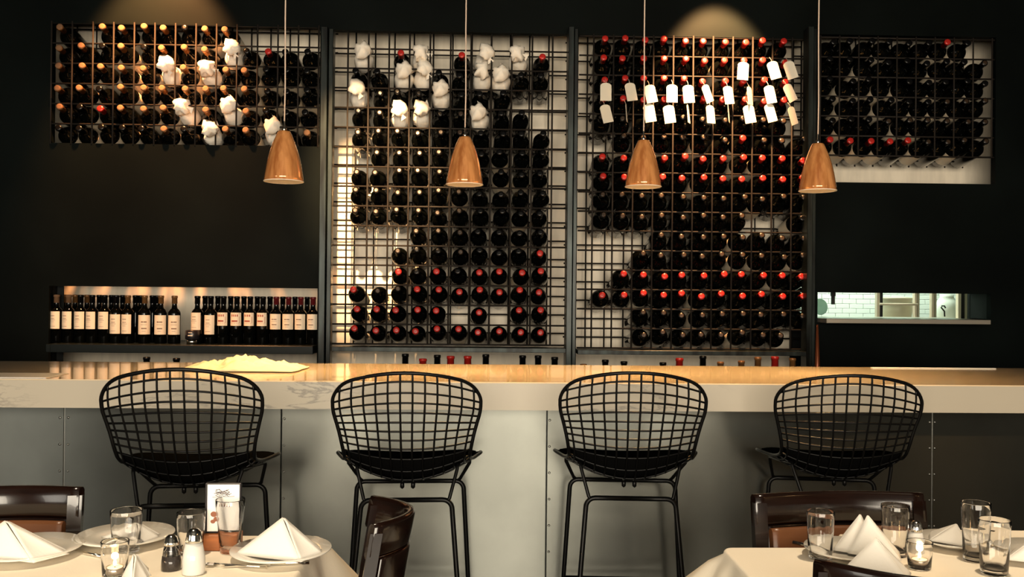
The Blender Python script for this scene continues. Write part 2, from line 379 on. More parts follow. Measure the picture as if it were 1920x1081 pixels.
def rack(name, label, xs, zs, xe, rear_dz, rows, rackname, big=False, labp=0.3, ext=0.01):
    """xs: x of the upright rods, zs: z of the level rods (top first), xe: the two ends of the level rods"""
    x0, x1 = xe; z0, z1 = zs[-1], zs[0]
    root = empty(name, ((x0 + x1) / 2, WY + 0.02, z0)); tag(root, label, 'wine rack')
    o0 = root.location.copy(); rr = 0.0054
    vm = MB().tube([(0, 0, 0), (0, 0, z1 - z0 + ext)], rr, 6).mesh('rod'); vm.materials.append(M['rod_steel'])
    hm = MB().tube([(-(x1 - x0) / 2, 0, 0), ((x1 - x0) / 2, 0, 0)], rr, 6).mesh('rod'); hm.materials.append(M['rod_steel'])
    vr = MB().tube([(0, 0, -.02), (0, 0, z1 - z0 + 0.10 + ext)], rr * .95, 6).mesh('rod'); vr.materials.append(M['rod_steel'])
    hr = MB().tube([(-(x1 - x0) / 2 - .055, 0, 0), ((x1 - x0) / 2 + .055, 0, 0)], rr * .95, 6).mesh('rod'); hr.materials.append(M['rod_steel'])
    for dy, dz, n in ((-0.012, 0, 1), (0.33, rear_dz, 0)):
        for x in xs: obj('rod', vm if n else vr, None, root, (x - o0.x, dy - 0.006, 0))
        for z in zs:
            if n == 0 and z + dz < z0: continue
            obj('rod', hm if n else hr, None, root, (0, dy, z + dz - o0.z))
    rad = 0.0565 if big else 0.0525
    for r, line in enumerate(rows):
        for c, k in enumerate(line):
            if k == '.': continue
            zc = zs[r + 1] + rr + rad + 0.0005; x = (xs[c] + xs[c + 1]) / 2
            # the body slopes: its shoulder rests on the front rod
            tilt = 0.195
            zbase = zc - math.sin(tilt) * 0.205 + 0.003
            rn = random.Random(r * 31 + c * 7 + 5)
            lay_bottle(k, x + rn.uniform(-.004, .004), zbase, rackname, r + 1, c + 1, big, tilt, rn.random() < labp)
    return root

def lin(a, b, n): return [a + (b - a) * i / n for i in range(n + 1)]
# rack over the bare wall
rows1 = ["G.GGGGKGG....",
         "GGKGKGGGWKRKK",
         "GGGGGWGWGGKKK",
         "GGKGGGGGGGKKK",
         "GKRGGGWGWGKKK",
         "KKKKKGKWGGWKG"]
rack('wine_rack', 'wide low steel rod wine rack sunk in the black wall above the bottle shelf', lin(X(95.5, 150), X(597, 150), 13), lin(Z(42, 95), Z(269, 95), 6), (X(94, 150), X(598.5, 150)), 0.06, rows1, 'low rack over bare wall', True, 0.6)
rows2 = ["W.RW.RW.WR",
         "KKWWKKWWKK",
         "WKKKWKKK..",
         "KGWWKGWKK.",
         "GGGGGGKKKK",
         ".GGGGKKKKK",
         "GGGGGKKKKK",
         "GGGGGGKKKK",
         "GGGGGGKKKK",
         "...GGGKKKK",
         "..GKKGKKKR",
         "..RKRKRRRR",
         "RGGRRRRRRR",
         "RRRRR.R.RR",
         "RRRRRRRRRR"]
zA = lin(Z(90, 640), Z(644, 640), 15)
xs2 = lin(X(650, 350), X(1034, 350), 10)
rows2 = [q.replace('G', 'D') for q in rows2]
rack('wine_rack', 'tall steel rod wine rack holding many tissue-wrapped bottles near its top', xs2, zA, (X(623, 350), X(1061, 350)), 0.058, rows2, 'tall rack with wrapped bottles', False, 0.12, ext=0.10)
rows3 = ["RRRRRRRRRR.",
         "RRRRRRRRRR.",
         "RRRRRRRRRR.",
         "RRRRRRRRRR.",
         "GGGGGGGGGG.",
         ".GGGGGGRGGG",
         "RRRRRRRRRRR",
         "RRRRRRRRRRR",
         "GGGGGGGGGGG",
         "GGGGGGGG..K",
         "...GGGGGGGG",
         "..GGGGGGGGG",
         ".RRRRRRRRRR",
         "RRRRRRRRRRR",
         "..GGGGGGGGG",
         "..GGGGGGGG."]
zB = lin(Z(67, 1130), Z(652, 1130), 16)
xs3 = lin(X(1111, 350), X(1521, 350), 11)
rows3 = [q.replace('G', 'D') for q in rows3]
rack('wine_rack', 'tall steel rod wine rack with paper tags hanging from its bottle necks', xs3, zB, (X(1084, 350), X(1521, 350)), 0.05, rows3, 'tall rack with paper tags', True, 0.12)
rows4 = ["KKKKKKRK.", "KKKKKKKKG", "KKKKKKKKK", "KKKKKKGGG", "KKKGGGGGG", "RRRRRGGGG"]
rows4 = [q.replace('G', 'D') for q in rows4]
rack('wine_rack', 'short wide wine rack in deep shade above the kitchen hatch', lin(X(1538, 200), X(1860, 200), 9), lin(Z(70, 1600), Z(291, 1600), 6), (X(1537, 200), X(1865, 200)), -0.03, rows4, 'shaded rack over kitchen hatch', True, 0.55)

# ------------------------------------------------------------------ paper tags on the necks
def tag_mesh():
    mb = MB(); w_, h = 0.034, 0.112; pts = []
    for i in range(9):
        a = PI * i / 8; pts.append((w_ * math.cos(a), -0.020 + 0.020 * math.sin(a)))
    pts += [(-w_, -h), (w_, -h)]
    n = len(pts); v = [(x, 0, z) for x, z in pts] + [(x, 0.0016, z) for x, z in pts]
    mb.add(v, [tuple(range(n)), tuple(range(n, 2 * n))[::-1]] + [(i, i + n, (i + 1) % n + n, (i + 1) % n) for i in range(n)]); m = mb.mesh('paper_tag'); m.materials.append(M['tag_paper']); return m
TAG = tag_mesh()
STR = MB().tube([(0, 0.0, -0.008), (0.004, 0.006, 0.012), (0, 0.012, 0.03)], 0.0012, 5).mesh('string'); STR.materials.append(M['cord_beige'])
tags = [(2, 8, 1393, 133, -4, 0), (2, 9, 1451, 132, 16, 0), (2, 10, 1482, 132, 18, 0)]
for c, (px, py, ro, yw) in enumerate([(1136, 172, 0, 0), (1183, 172, 10, 12), (1220, 176, 12, 0), (1260, 175, 0, 0), (1291, 176, 5, 0), (1328, 176, 25, 35), (1366, 178, 8, 20), (1406, 179, 5, 50), (1444, 177, 12, 10), (1482, 175, 28, 20)]):
    tags.append((3, c + 1, px, py, ro, yw))
for c, (px, py, ro, yw) in enumerate([(1137, 213, 14, 15), (1175, 211, 4, 76), (1218, 212, 10, 0), (1255, 214, 8, -5), (1291, 213, 4, 66), (1332, 214, 3, 30), (1366, 212, 2, 70), (1405, 214, 10, 0), (1445, 212, 16, 15), (1488, 217, 20, 35)]):
    tags.append((4, c + 1, px, py, ro, yw))
for (r, c, px, py, ro, yw) in tags:
    q = at(px - math.sin(R(ro)) * 17, py - 17, WY - 0.055)
    o = obj('paper_tag', TAG, None, None, q, (R(-4), R(-ro), R(yw)))
    obj('string', STR, None, o)
    tag(o, 'cream paper tag at row %s, column %s of tall rack with paper tags' % (NUM[r], NUM[c]), 'paper tag', 'paper tags on the bottle necks')

# ------------------------------------------------------------------ shelf with standing bottles
SY = 5.72
zs_top = Z(641.5, 346, SY)
xs0, xs1 = X(84, 650, 5.42), b_ - 0.002
shelf = obj('bottle_shelf', MB().box(xs0, X(97, 650, 5.45), 5.43, 5.545, zs_top - 0.048, zs_top, 0.002).box(X(97, 650, 5.45) , xs1, 5.43, 5.985, zs_top - 0.048, zs_top, 0.002), 'counter_black')
tag(shelf, 'black shelf along the wall carrying the row of standing wine bottles', 'shelf')
SL = 0.290
def stand_prof(L, b): return [(b * .5, .003), (b * .95, 0), (b, .005), (b, L * .63), (b * .95, L * .665), (b * .76, L * .705), (b * .48, L * .74), (.0150, L * .785), (.0138, L * .86), (.0134, L * .97), (.0155, L * .972), (.0155, L * .992), (.012, L)]
SB = MB().lathe(stand_prof(SL, 0.0365), 24).mesh('standing_bottle'); SB.materials.append(M['bottle_glass'])
SCAP = {k: capmesh(v, SL, 0.0142) for k, v in (('G', 'gold_foil'), ('K', 'black_foil'), ('M', 'maroon_foil'), ('C', 'cork'))}
def arc_patch(rad, a0, a1, z0, z1, n=10):
    return MB().grid(lambda u, v: (rad * math.sin(a0 + (a1 - a0) * u), -rad * math.cos(a0 + (a1 - a0) * u), z0 + (z1 - z0) * v), n, 1)
def front_label(z0, z1, kind):
    m = arc_patch(0.0369, -1.15, 1.15, z0, z1).mesh('label'); m.materials.append(M['label_cream'])
    p = MB(); rd = 0.0372; h = z1 - z0
    def strip(a0, a1, q0, q1, th=None):
        p.grid(lambda u, v: (rd * math.sin(a0 + (a1 - a0) * u), -rd * math.cos(a0 + (a1 - a0) * u), z0 + h * (q0 + (q1 - q0) * v)), 4, 1)
    if kind == 0:
        strip(-.35, .35, .74, .77); strip(-.35, .35, .58, .605); strip(-.5, .5, .50, .515); strip(-.3, .3, .40, .412); strip(-.45, .45, .14, .155)
    elif kind == 1:
        for a in (-.62, -.30, .04, .36): strip(a, a + .20, .70, .86)
        strip(-.8, .8, .92, .935); strip(-.55, .5, .30, .42); strip(-.7, .7, .18, .20); strip(.80, .86, .2, .7); strip(-.86, -.80, .2, .7)
    else:
        strip(-.45, -.1, .62, .68); strip(-.05, .45, .62, .68); strip(-.5, .5, .50, .515); strip(-.4, .45, .28, .34); strip(-.3, .3, .16, .175)
    pm = p.mesh('print'); pm.materials.append(M['label_red' if kind == 1 else 'label_print'])
    return m, pm
LABS = {'A': front_label(.085, .190, 0), 'B': front_label(.058, .175, 0), 'C': front_label(.055, .172, 2), 'D': front_label(.112, .192, 1), 'E': front_label(.092, .186, 2)}
row = [(106, 'A', 'C'), (128.5, 'A', 'C'), (151, 'A', 'K'), (173, 'A', 'K'), (196, 'A', 'K'), (218, 'B', 'K'), (239.5, 'B', 'G'), (271, 'C', 'G'), (301.5, 'C', 'G'), (327, 'C', 'G'), (370, 'A', 'K'), (395, 'B', 'K'), (419, 'D', 'K'), (444, 'D', 'K'), (469, 'D', 'K'), (493, 'D', 'K'), (518, 'E', 'M'), (541, 'E', 'M'), (564, 'E', 'M'), (587, 'E', 'M')]
desc = {'A': 'plain tall cream label', 'B': 'low-set long cream label', 'C': 'narrow reddish cream label', 'D': 'square cream label printed in red', 'E': 'short pale label'}
capd = {'C': 'cork-coloured', 'K': 'black', 'G': 'gold', 'M': 'dark red'}
ORD = ['first', 'second', 'third', 'fourth', 'fifth', 'sixth', 'seventh', 'eighth', 'ninth', 'tenth', 'eleventh', 'twelfth', 'thirteenth', 'fourteenth', 'fifteenth', 'sixteenth', 'seventeenth', 'eighteenth', 'nineteenth', 'twentieth']
shelf_x = []
for i, (px, lk, ck) in enumerate(row):
    q = at(px, 600, 5.60); shelf_x.append(q.x)
    o = obj('standing_bottle', SB, None, None, (q.x, 5.60, zs_top), (0, 0, {'C': .45, 'B': .08}.get(lk, 0) + random.uniform(-.12, .12) + (-0.22)))
    obj('capsule', SCAP[ck], None, o); lm, pm = LABS[lk]; l = obj('label', lm, None, o); obj('print', pm, None, l)
    tag(o, 'standing bottle with %s and %s capsule, %s along shelf' % (desc[lk], capd[ck], ORD[i]), 'wine bottle', 'wine bottles standing on the shelf')
k = 0
for i, px in enumerate([117, 139, 161, 184, 207, 228, 252, 262, 284, 293, 383, 407, 431, 456, 481, 505, 529, 552, 575]):
    q = at(px, 600, 5.70)
    o = obj('standing_bottle', SB, None, None, (q.x, 5.715, zs_top))
    obj('capsule', SCAP['K' if i > 2 else 'G'], None, o)
    tag(o, 'dark unlabelled bottle in the back row on the shelf, %s from its open end' % ORD[i], 'wine bottle', 'bottles in the back row of the shelf')
q = at(361, 630, 5.56)
v = empty('votive_holder', (q.x, 5.56, zs_top)); tag(v, 'squat black votive candle holder with a steel foot between the shelf bottles', 'candle holder')
obj('holder_foot', MB().lathe([(.034, 0), (.034, .026), (.028, .028)], 20), 'chrome', v)
obj('holder_bowl', MB().lathe([(.040, .028), (.043, .034), (.043, .080), (.040, .084), (.034, .084), (.034, .05)], 20), 'frame_black', v)
obj('print', MB().box(-.012, .012, -.0445, -.043, .068, .072), 'label_cream', v); obj('print', MB().box(-.014, .014, -.0445, -.043, .050, .056), 'label_cream', v)

# back counter and the bottles whose tops rise above the bar
bc = obj('back_counter', MB().box(a_ + .005, f_ - .005, 5.05, 5.54, ZCOUNT - 0.04, ZCOUNT, .003).box(a_ + .02, f_ - .02, 5.1, 5.52, 0, ZCOUNT - 0.041), 'counter_black')
tag(bc, 'black low back counter along the wall behind the bar', 'counter')
TB = MB().lathe(stand_prof(SL, 0.037), 18).mesh('back_bar_bottle'); TB.materials.append(M['bottle_glass'])
SCAP['R'] = capmesh('red_foil', SL, 0.0160)
tops = [(275, 669, 'K'), (331, 671, 'K'), (760, 663, 'K'), (793, 672, 'R'), (820, 665, 'K'), (845, 667, 'R'), (877, 667, 'R'), (911, 664, 'K'), (980, 666, 'K'), (1009, 666, 'K'), (1040, 669, 'K'), (1094, 682, 'G'), (1135, 674, 'K'), (1170, 677, 'K'), (1243, 679, 'K'), (1274, 671, 'R'), (1318, 667, 'K'), (1351, 678, 'G'), (1390, 676, 'G'), (1421, 669, 'G'), (1453, 668, 'R'), (1486, 671, 'G')]
for i, (px, py, ck) in enumerate(tops):
    q = at(px, py, 5.38); s = (q.z - ZCOUNT) / (SL * 1.003)
    o = obj('back_bar_bottle', TB, None, None, (q.x, 5.38, ZCOUNT), None, (1.15, 1.15, s)); obj('capsule', SCAP[ck], None, o)
    tag(o, 'bottle top with %s capsule above the bar, %s along the back counter' % ({'K': 'black', 'R': 'red', 'G': 'gold'}[ck], ORD[i] if i < 20 else ('twenty-first', 'last')[i - 20]), 'bottle', 'bottles on the back counter')

# ------------------------------------------------------------------ kitchen beyond the hatch
KY = 7.8
struct('wall_kitchen', MB().box(1.2, XR, KY, KY + .05, 0, ZC).box(1.15, 1.2, WK, KY, 0, ZC), 'grout')
kw = bpy.data.objects['wall_kitchen']
p0, p1 = at(1520, 600, KY), at(1850, 540, KY)
tm = MB().box(0, .1185, 0, .012, 0, .0385, .0015).mesh('tile'); tm.materials.append(M['tile_white'])
nr = 0; zz = p0.z - 0.06
while zz < p1.z + 0.08:
    xx = p0.x - 0.15 + (0.06 if nr % 2 else 0)
    while xx < p1.x + 0.05:
        obj('tile', tm, None, kw, (xx, KY - 0.0125, zz)); xx += 0.1215
    zz += 0.0415; nr += 1
sill = obj('hatch_sill', MB().box(g_, X(1858, 600, 5.40), 5.40, 6.0, Z(606.5, 1700, 5.42), Z(598, 1700, 5.42), .002), 'stainless')
sill.location.y = 0.0; tag(sill, 'brushed steel ledge along the bottom of the kitchen hatch', 'ledge')
ku = empty('kitchen_shelving', (at(1690, 600, 7.0).x, 7.0, 0)); tag(ku, 'steel kitchen shelving seen through the wall hatch', 'shelving')
def kx(px, Y=7.0): return at(px, 572, Y).x - ku.location.x
for px, w_, m in ((1645, .022, 'label_cream'), (1651, .018, 'black_plastic'), (1715, .016, 'label_cream'), (1720, .016, 'kitchen_tan'), (1747, .016, 'label_cream'), (1752, .014, 'kitchen_tan'), (1797, .022, 'label_cream'), (1803, .028, 'black_plastic'), (1811, .040, 'kitchen_tan'), (1816, .01, 'label_cream')):
    obj('post', MB().box(kx(px) - w_ / 2, kx(px) + w_ / 2, -.02, .02, .9, 2.2), m, ku)
obj('shelf_bar', MB().tube([(kx(1645), -.04, at(1680, 570, 7.0).z), (kx(1716), -.04, at(1680, 570, 7.0).z)], .009, 8), 'label_cream', ku)
zb = at(1680, 603, 7.05).z; ks = obj('shelf_board', MB().box(kx(1645), kx(1816), -.05, .35, zb - .02, zb), 'stainless', ku)
kb = obj('storage_tub', MB().lathe([(.08, 0), (.105, .02), (.115, .10), (.11, .17), (.12, .18), (.12, .19), (.02, .2)], 24), 'kitchen_tan', None, (at(1682, 590, 7.15).x, 7.15, zb)); tag(kb, 'tan round storage tub on the kitchen shelving', 'tub')
kb = obj('pale_jug', MB().lathe([(.05, 0), (.082, .02), (.088, .12), (.07, .17), (.05, .2), (.055, .22)], 24), 'tile_white', None, (at(1775, 590, 7.15).x, 7.15, zb)); tag(kb, 'pale glazed jug on the kitchen shelving', 'jug')
q = at(1768, 576, 6.9)
kl = obj('ladle', MB().tube([(0.02, 0, -.005), (0.012, 0, .012), (-.008, 0, .012), (-.014, 0, 0), (.012, 0, -.03), (.014, 0, -.07)], .006, 6), 'black_plastic', None, q); tag(kl, 'black hooked ladle hanging in the kitchen hatch', 'ladle')
q = at(1536, 575, 6.3); gp = obj('glass_plate', MB().lathe([(.0, 0), (.05, .004), (.058, .012), (.055, .014), (.0, .006)], 28), 'green_glass', None, q, (R(82), 0, R(10))); tag(gp, 'green glass plate standing at the edge of the kitchen hatch', 'plate')
q = at(1562, 549, 5.9); hk = obj('hanging_clip', MB().box(-.011, .011, -.008, .008, -.075, 0.0, .002).box(-.014, .014, -.012, .012, -.02, 0.004, .002), 'black_plastic', None, q); tag(hk, 'black clip hanging from the top of the kitchen hatch', 'clip')
q = at(1532.5, 608, 5.3); q2 = at(1532.5, 700, 5.3)
cp = obj('tapered_pole', MB().tube([(q2.x, 5.3, 0.0), (q2.x, 5.3, q2.z), (q.x, 5.3, q.z)], [.024, .0165, .006], 12), 'copper_pole'); tag(cp, 'slender tapering copper-coloured pole standing behind the bar beside the hatch', 'pole')

# ------------------------------------------------------------------ the bar
BT, BB, BF, BK, PF = 1.0436, 0.931, 3.65, 4.555, 3.86
bar = empty('bar_counter', (0, BF, 0)); tag(bar, 'long bar with thick pale marble top and riveted zinc front', 'bar')
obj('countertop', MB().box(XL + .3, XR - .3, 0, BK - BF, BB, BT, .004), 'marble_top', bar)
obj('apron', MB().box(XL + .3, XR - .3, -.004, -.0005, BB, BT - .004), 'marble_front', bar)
obj('carcass', MB().box(XL + .35, XR - .35, PF - BF + .012, BK - BF - .08, 0, BB - .001), 'counter_black', bar)
seams = [X(-700, 850, PF), X(120, 850, PF), X(527, 850, PF), X(1025, 850, PF), X(1748, 850, PF), X(2400, 850, PF)]
for i in range(5):
    obj('panel', MB().box(seams[i] + .0022, seams[i + 1] - .0022, PF - BF, PF - BF + .01, .06, BB - .001, .0015), 'zinc', bar)
for s in (seams[1], seams[4]):
    obj('seam_strip', MB().box(s - .002, s + .002, PF - BF + .004, PF - BF + .012, .06, BB - .002), 'zinc_edge', bar)
rv = MB().lathe([(.0055, 0), (.0048, .002), (.002, .0034)], 8).mesh('rivet'); rv.materials.append(M['rivet_steel'])
for si, off in ((1, (-.018, .016)), (2, (0.0,)), (3, (0.0,)), (4, (-.011, .011))):
    for k in range(8):
        z = at(1000, 787 + 49.3 * k, PF).z
        for dx in off: obj('rivet', rv, None, bar, (seams[si] + dx + (.012 if len(off) == 1 else 0), PF - BF, z), (PI / 2, 0, 0))
obj('plinth', MB().box(XL + .35, XR - .35, PF - BF + .002, PF - BF + .011, 0, .058), 'frame_black', bar)

# things on the bar
def crumple(u, v):
    x = (u - .5) * .52; y = (v - .5) * .30
    e = max(0, 1 - (abs(u - .5) * 2) ** 3) * max(0, 1 - (abs(v - .5) * 2) ** 4)
    h = .020 * (1 - abs(noise.noise(Vector((x * 13, y * 20 + 3, 1)))) * 2.2) + .018 * (1 - abs(noise.noise(Vector((x * 5 + 4, y * 9, 7)))) * 2.5)
    h = h * 1.25 + .012 * math.exp(-((x + .03) / .05) ** 2) + .010 * max(0, 1 - abs(math.sin(x * 26 + y * 30)) * 2.2)
    k = 1 + .16 * noise.noise(Vector((math.atan2(v - .5, u - .5) * 1.5, 2, 5)))
    return (x * k, y * k, max(.0015, .004 + e * max(0, h)))
q = on(458, 693, BT)
lc = obj('folded_cloth', MB().grid(crumple, 64, 36), 'bar_linen', None, (q.x, q.y + .02, BT + .0005), (0, 0, R(-4))); solidify(lc, .002, 1)
tag(lc, 'crumpled cream linen cloth lying on the bar top behind the wire stool', 'cloth')
q = on(20, 704, BT)
pm_ = obj('paper_menu', MB().box(-.22, .22, -.10, .10, 0, .003, .0008), 'card_white', None, (q.x - .03, q.y, BT + .0006)); tag(pm_, 'white paper sheet lying at the front edge of the bar', 'paper')
q = on(1750, 690.5, BT)
pm_ = obj('serving_board', MB().box(-.315, .315, -.012, .012, 0, .004, .0008), 'card_white', None, (q.x, min(q.y, BK - .03), BT + .0006), (0, 0, 0)); tag(pm_, 'long thin white strip lying along the back edge of the bar', 'board')

# ------------------------------------------------------------------ pendant lamps
LH = 0.228
def shade_profile(r):
    pts = [(0, .30), (.02, .33), (.08, .405), (.2, .535), (.35, .67), (.5, .78), (.65, .865), (.8, .93), (.92, .975), (1.0, 1.0)]
    return [(r * k, LH * (1 - t)) for t, k in pts]
pr = shade_profile(0.0885)
PEN = [(532, 340, 1), (871, 346, .955), (1206, 350, .935), (1533, 357.5, .955)]
PLY = 4.15
pd = ['over the folded cloth end of the bar', 'in front of the wrapped-bottle rack', 'in front of the tagged rack', 'nearest the kitchen hatch']
for i, (px, py, s) in enumerate(PEN):
    q = at(px, py, PLY)
    e = empty('pendant_lamp', q); e.scale = (s, s, s)
    tag(e, 'copper bullet-shaped pendant lamp on thin cord, ' + pd[i], 'lamp', 'copper pendant lamps over the bar')
    obj('lamp_shade', MB().lathe([(0.002, LH + .001)] + pr, 40), 'copper', e)
    obj('shade_lining', MB().lathe([(pr[-1][0] - .0005, -.0006)] + [(max(r_ - .0035, .001), z - .002) for r_, z in pr[::-1]] + [(.001, LH - .004)], 40), 'lamp_white', e)
    obj('lamp_rim', MB().tube([(pr[-1][0] * math.cos(t * PI / 20), pr[-1][0] * math.sin(t * PI / 20), 0) for t in range(40)], .0018, 6, closed=True), 'lamp_white', e)
    obj('ferrule', MB().lathe([(.009, LH), (.009, LH + .012), (.004, LH + .02), (.0035, LH + .045), (.002, LH + .05)], 14), 'chrome', e)
    obj('cord', MB().tube([(0, 0, LH + .045), (.002, 0, LH + .2), (-.001, 0, .75), (0.001, 0, 1.2), (0, 0, (ZC - q.z) / s)], .0034, 6), 'cord_beige', e)
    obj('bulb', MB().lathe([(.004, .10), (.016, .085), (.030, .055), (.034, .035), (.028, .014), (.012, .004), (.001, .002)][::-1], 20), 'bulb', e)
    l = bpy.data.lights.new('lamp_light', 'SPOT'); l.energy = 112; l.color = (1.0, 0.58, 0.22); l.spot_size = R(125); l.spot_blend = .7; l.shadow_soft_size = .03
    lo = bpy.data.objects.new('lamp_light', l); COL.objects.link(lo); lo.location = (q.x, q.y, q.z - .004)

# ------------------------------------------------------------------ wire stools
# profile of the shell down the middle: (length, y, z, half width, edge dy, edge dz)
PROF = [(0.00, -.270, 1.130, .259, .075, -.052), (0.06, -.262, 1.070, .264, .078, -.046), (0.12, -.250, 1.011, .262, .078, -.030), (0.18, -.235, .953, .252, .075, -.012),
        (0.24, -.217, .898, .243, .066, .006), (0.30, -.193, .843, .235, .050, .022), (0.355, -.155, .782, .229, .035, .040), (0.41, -.095, .722, .230, .020, .076), (0.47, -.02, .702, .243, .010, .082),
        (0.54, .06, .706, .262, .0, .076), (0.61, .14, .724, .278, -.02, .058), (0.67, .21, .745, .278, -.06, .034), (0.71, .25, .750, .27, -.11, .026)]
def shell(u, s):
    for i in range(len(PROF) - 1):
        if s <= PROF[i + 1][0] or i == len(PROF) - 2: break
    def cr(k):
        P = [PROF[max(0, i - 1)][k], PROF[i][k], PROF[i + 1][k], PROF[min(len(PROF) - 1, i + 2)][k]]
        t = min(1, max(0, (s - PROF[i][0]) / (PROF[i + 1][0] - PROF[i][0])))
        return .5 * (2 * P[1] + (P[2] - P[0]) * t + (2 * P[0] - 5 * P[1] + 4 * P[2] - P[3]) * t * t + (3 * P[1] - P[0] - 3 * P[2] + P[3]) * t ** 3)
    y, z, w_, dy, dz = cr(1), cr(2), cr(3), cr(4), cr(5)
    return Vector((u * w_, y + dy * u * u, z + dz * u * u))
def s_top(u):
    a = abs(u); return 0.0 if a < .70 else .062 * (1 - math.sqrt(max(0, 1 - ((a - .70) / .30) ** 2)))
SE = .71
WR, RR = .0037, .0066
stool_m = {}
def wire(parent, pts, r=WR, name='wire', n=6): return obj(name, MB().tube(pts, r, n), 'stool_wire', parent)
def make_stool():
    e = empty('wire_bar_stool', (0, 0, 0))
    for i in range(12):                       # wires down the back, under the seat and out to the front
        u = (i - 5.5) / 5.5 * .905
        wire(e, [shell(u, s_top(u) + (SE - s_top(u)) * t / 40) for t in range(41)])
    s = .034; k = 0
    while s < SE - .01:
        umax = 1.0
        if s < .062: umax = .70 + .30 * math.sqrt(max(0, 1 - (1 - s / .062) ** 2))
        wire(e, [shell(umax * (-1 + 2 * t / 24), s) + Vector((0, .003, 0)) for t in range(25)])
        s += .0372 if s < .3 else .045
    rim = [shell(-1, SE + (.062 - SE) * t / 22) for t in range(22)]
    rim += [shell(-.70 - .30 * math.cos(PI / 2 * t / 8), .062 * (1 - math.sin(PI / 2 * t / 8))) for t in range(9)]
    rim += [shell(-.70 + 1.4 * t / 16, 0) for t in range(1, 16)]
    rim += [shell(.70 + .30 * math.sin(PI / 2 * t / 8), .062 * (1 - math.cos(PI / 2 * t / 8))) for t in range(9)]
    rim += [shell(1, .062 + (SE - .062) * t / 22) for t in range(1, 23)]
    rim += [shell(1 - 2 * t / 18, SE) for t in range(1, 18)]
    obj('rim', MB().tube(rim, RR, 8, closed=True), 'stool_wire', e)
    # seat pad lying in the shell
    def pad(u, v):
        uu = (u * 2 - 1) * .93; ss = .335 + (SE - .345) * v; b = shell(uu, ss)
        m = (1 - abs(u * 2 - 1) ** 6) * (1 - abs(v * 2 - 1) ** 6); return b + Vector((0, 0, .008 + .026 * m))
    def pad2(u, v):
        uu = (u * 2 - 1) * .93; ss = .335 + (SE - .345) * v; return shell(uu, ss) + Vector((0, 0, .0065))
    mb = MB().grid(pad, 24, 16).grid(pad2, 24, 16)
    obj('seat_pad', mb, 'seat_vinyl', e)
    # base: two bent-rod legs frames, bars between
    zt = .655
    def leg_frame(y, wt, wf, yf, nm):
        for sx in (-1, 1):
            pts = [Vector((0, y, zt))]
            b = .035
            for t in range(7):
                a = PI / 2 * t / 6; pts.append(Vector((sx * (wt - b + b * math.sin(a)), y, zt - b + b * math.cos(a))))
            for t in range(1, 9):
                f = t / 8; pts.append(Vector((sx * (wt + (wf - wt) * f), y + (yf - y) * f, (zt - b) * (1 - f) + .012 * f)))
            obj('leg', MB().tube(pts, .0092, 8), 'stool_wire', e)
    leg_frame(-.14, .165, .215, -.235, 'rear'); zt = .645; leg_frame(.24, .215, .25, .27, 'front')
    for sx in (-1, 1):
        # seat bearers: from the rear bar up and out to the shell, then forward
        p1 = shell(sx * .80, .40) - Vector((0, 0, .006)); p2 = shell(sx * .86, .58) - Vector((0, 0, .008))
        obj('seat_bearer', MB().tube([(sx * .145, -.14, zt), (sx * .155, -.138, zt + .015), p1 + Vector((0, 0, -.01)), p1, p2, p2 + Vector((0, 0, -.01)), (sx * .20, .235, zt + .01), (sx * .19, .24, zt)], .0068, 8), 'stool_wire', e)
        obj('side_rail', MB().tube([(sx * .215, -.235, .012), (sx * .25, .27, .012)], .0085, 8), 'stool_wire', e)
        obj('footrest_bar', MB().tube([(sx * .198, -.20, .235), (sx * .236, .258, .235)], .0075, 8), 'stool_wire', e)
        obj('floor_glide', MB().lathe([(.014, 0), (.014, .012), (.008, .014)], 10, (sx * .215, -.235, 0)), 'black_plastic', e)
    obj('footrest_bar', MB().tube([(-.236, .258, .235), (.236, .258, .235)], .0085, 8), 'stool_wire', e)
    for x in (-.02, .02): obj('mounting_clip', MB().lathe([(.001, -.014), (.008, -.008), (.008, .006), (.004, .012)], 8, (x, -.06, .692)), 'stool_wire', e)
    return e
st = make_stool()
spots = [(331, 689, .302, 5.0, 'nearest the folded cloth, framed table card below it'), (762, 696, .288, 2.5, 'behind the empty chair turned aside'), (1191.5, 695.5, .286, -4, 'with its legs in clear view on pale zinc'), (1602, 701, .280, -8, 'nearest the kitchen hatch, in shade')]
for i, (px, py, wd, rz, ds) in enumerate(spots):
    o = st if i == 0 else copy_tree(st)
    dpt = .537 * F / (wd * 1000) * 1.0
    q = at(px, py, dpt)
    o.location = (q.x - .27 * math.sin(R(rz)), q.y + .27 * math.cos(R(rz)), 0); o.rotation_euler = (0, 0, R(rz))
    k = q.z / 1.1356
    o.scale = (1, 1, k)
    tag(o, 'black wire grid bar stool ' + ds, 'bar stool', 'wire bar stools along the bar')

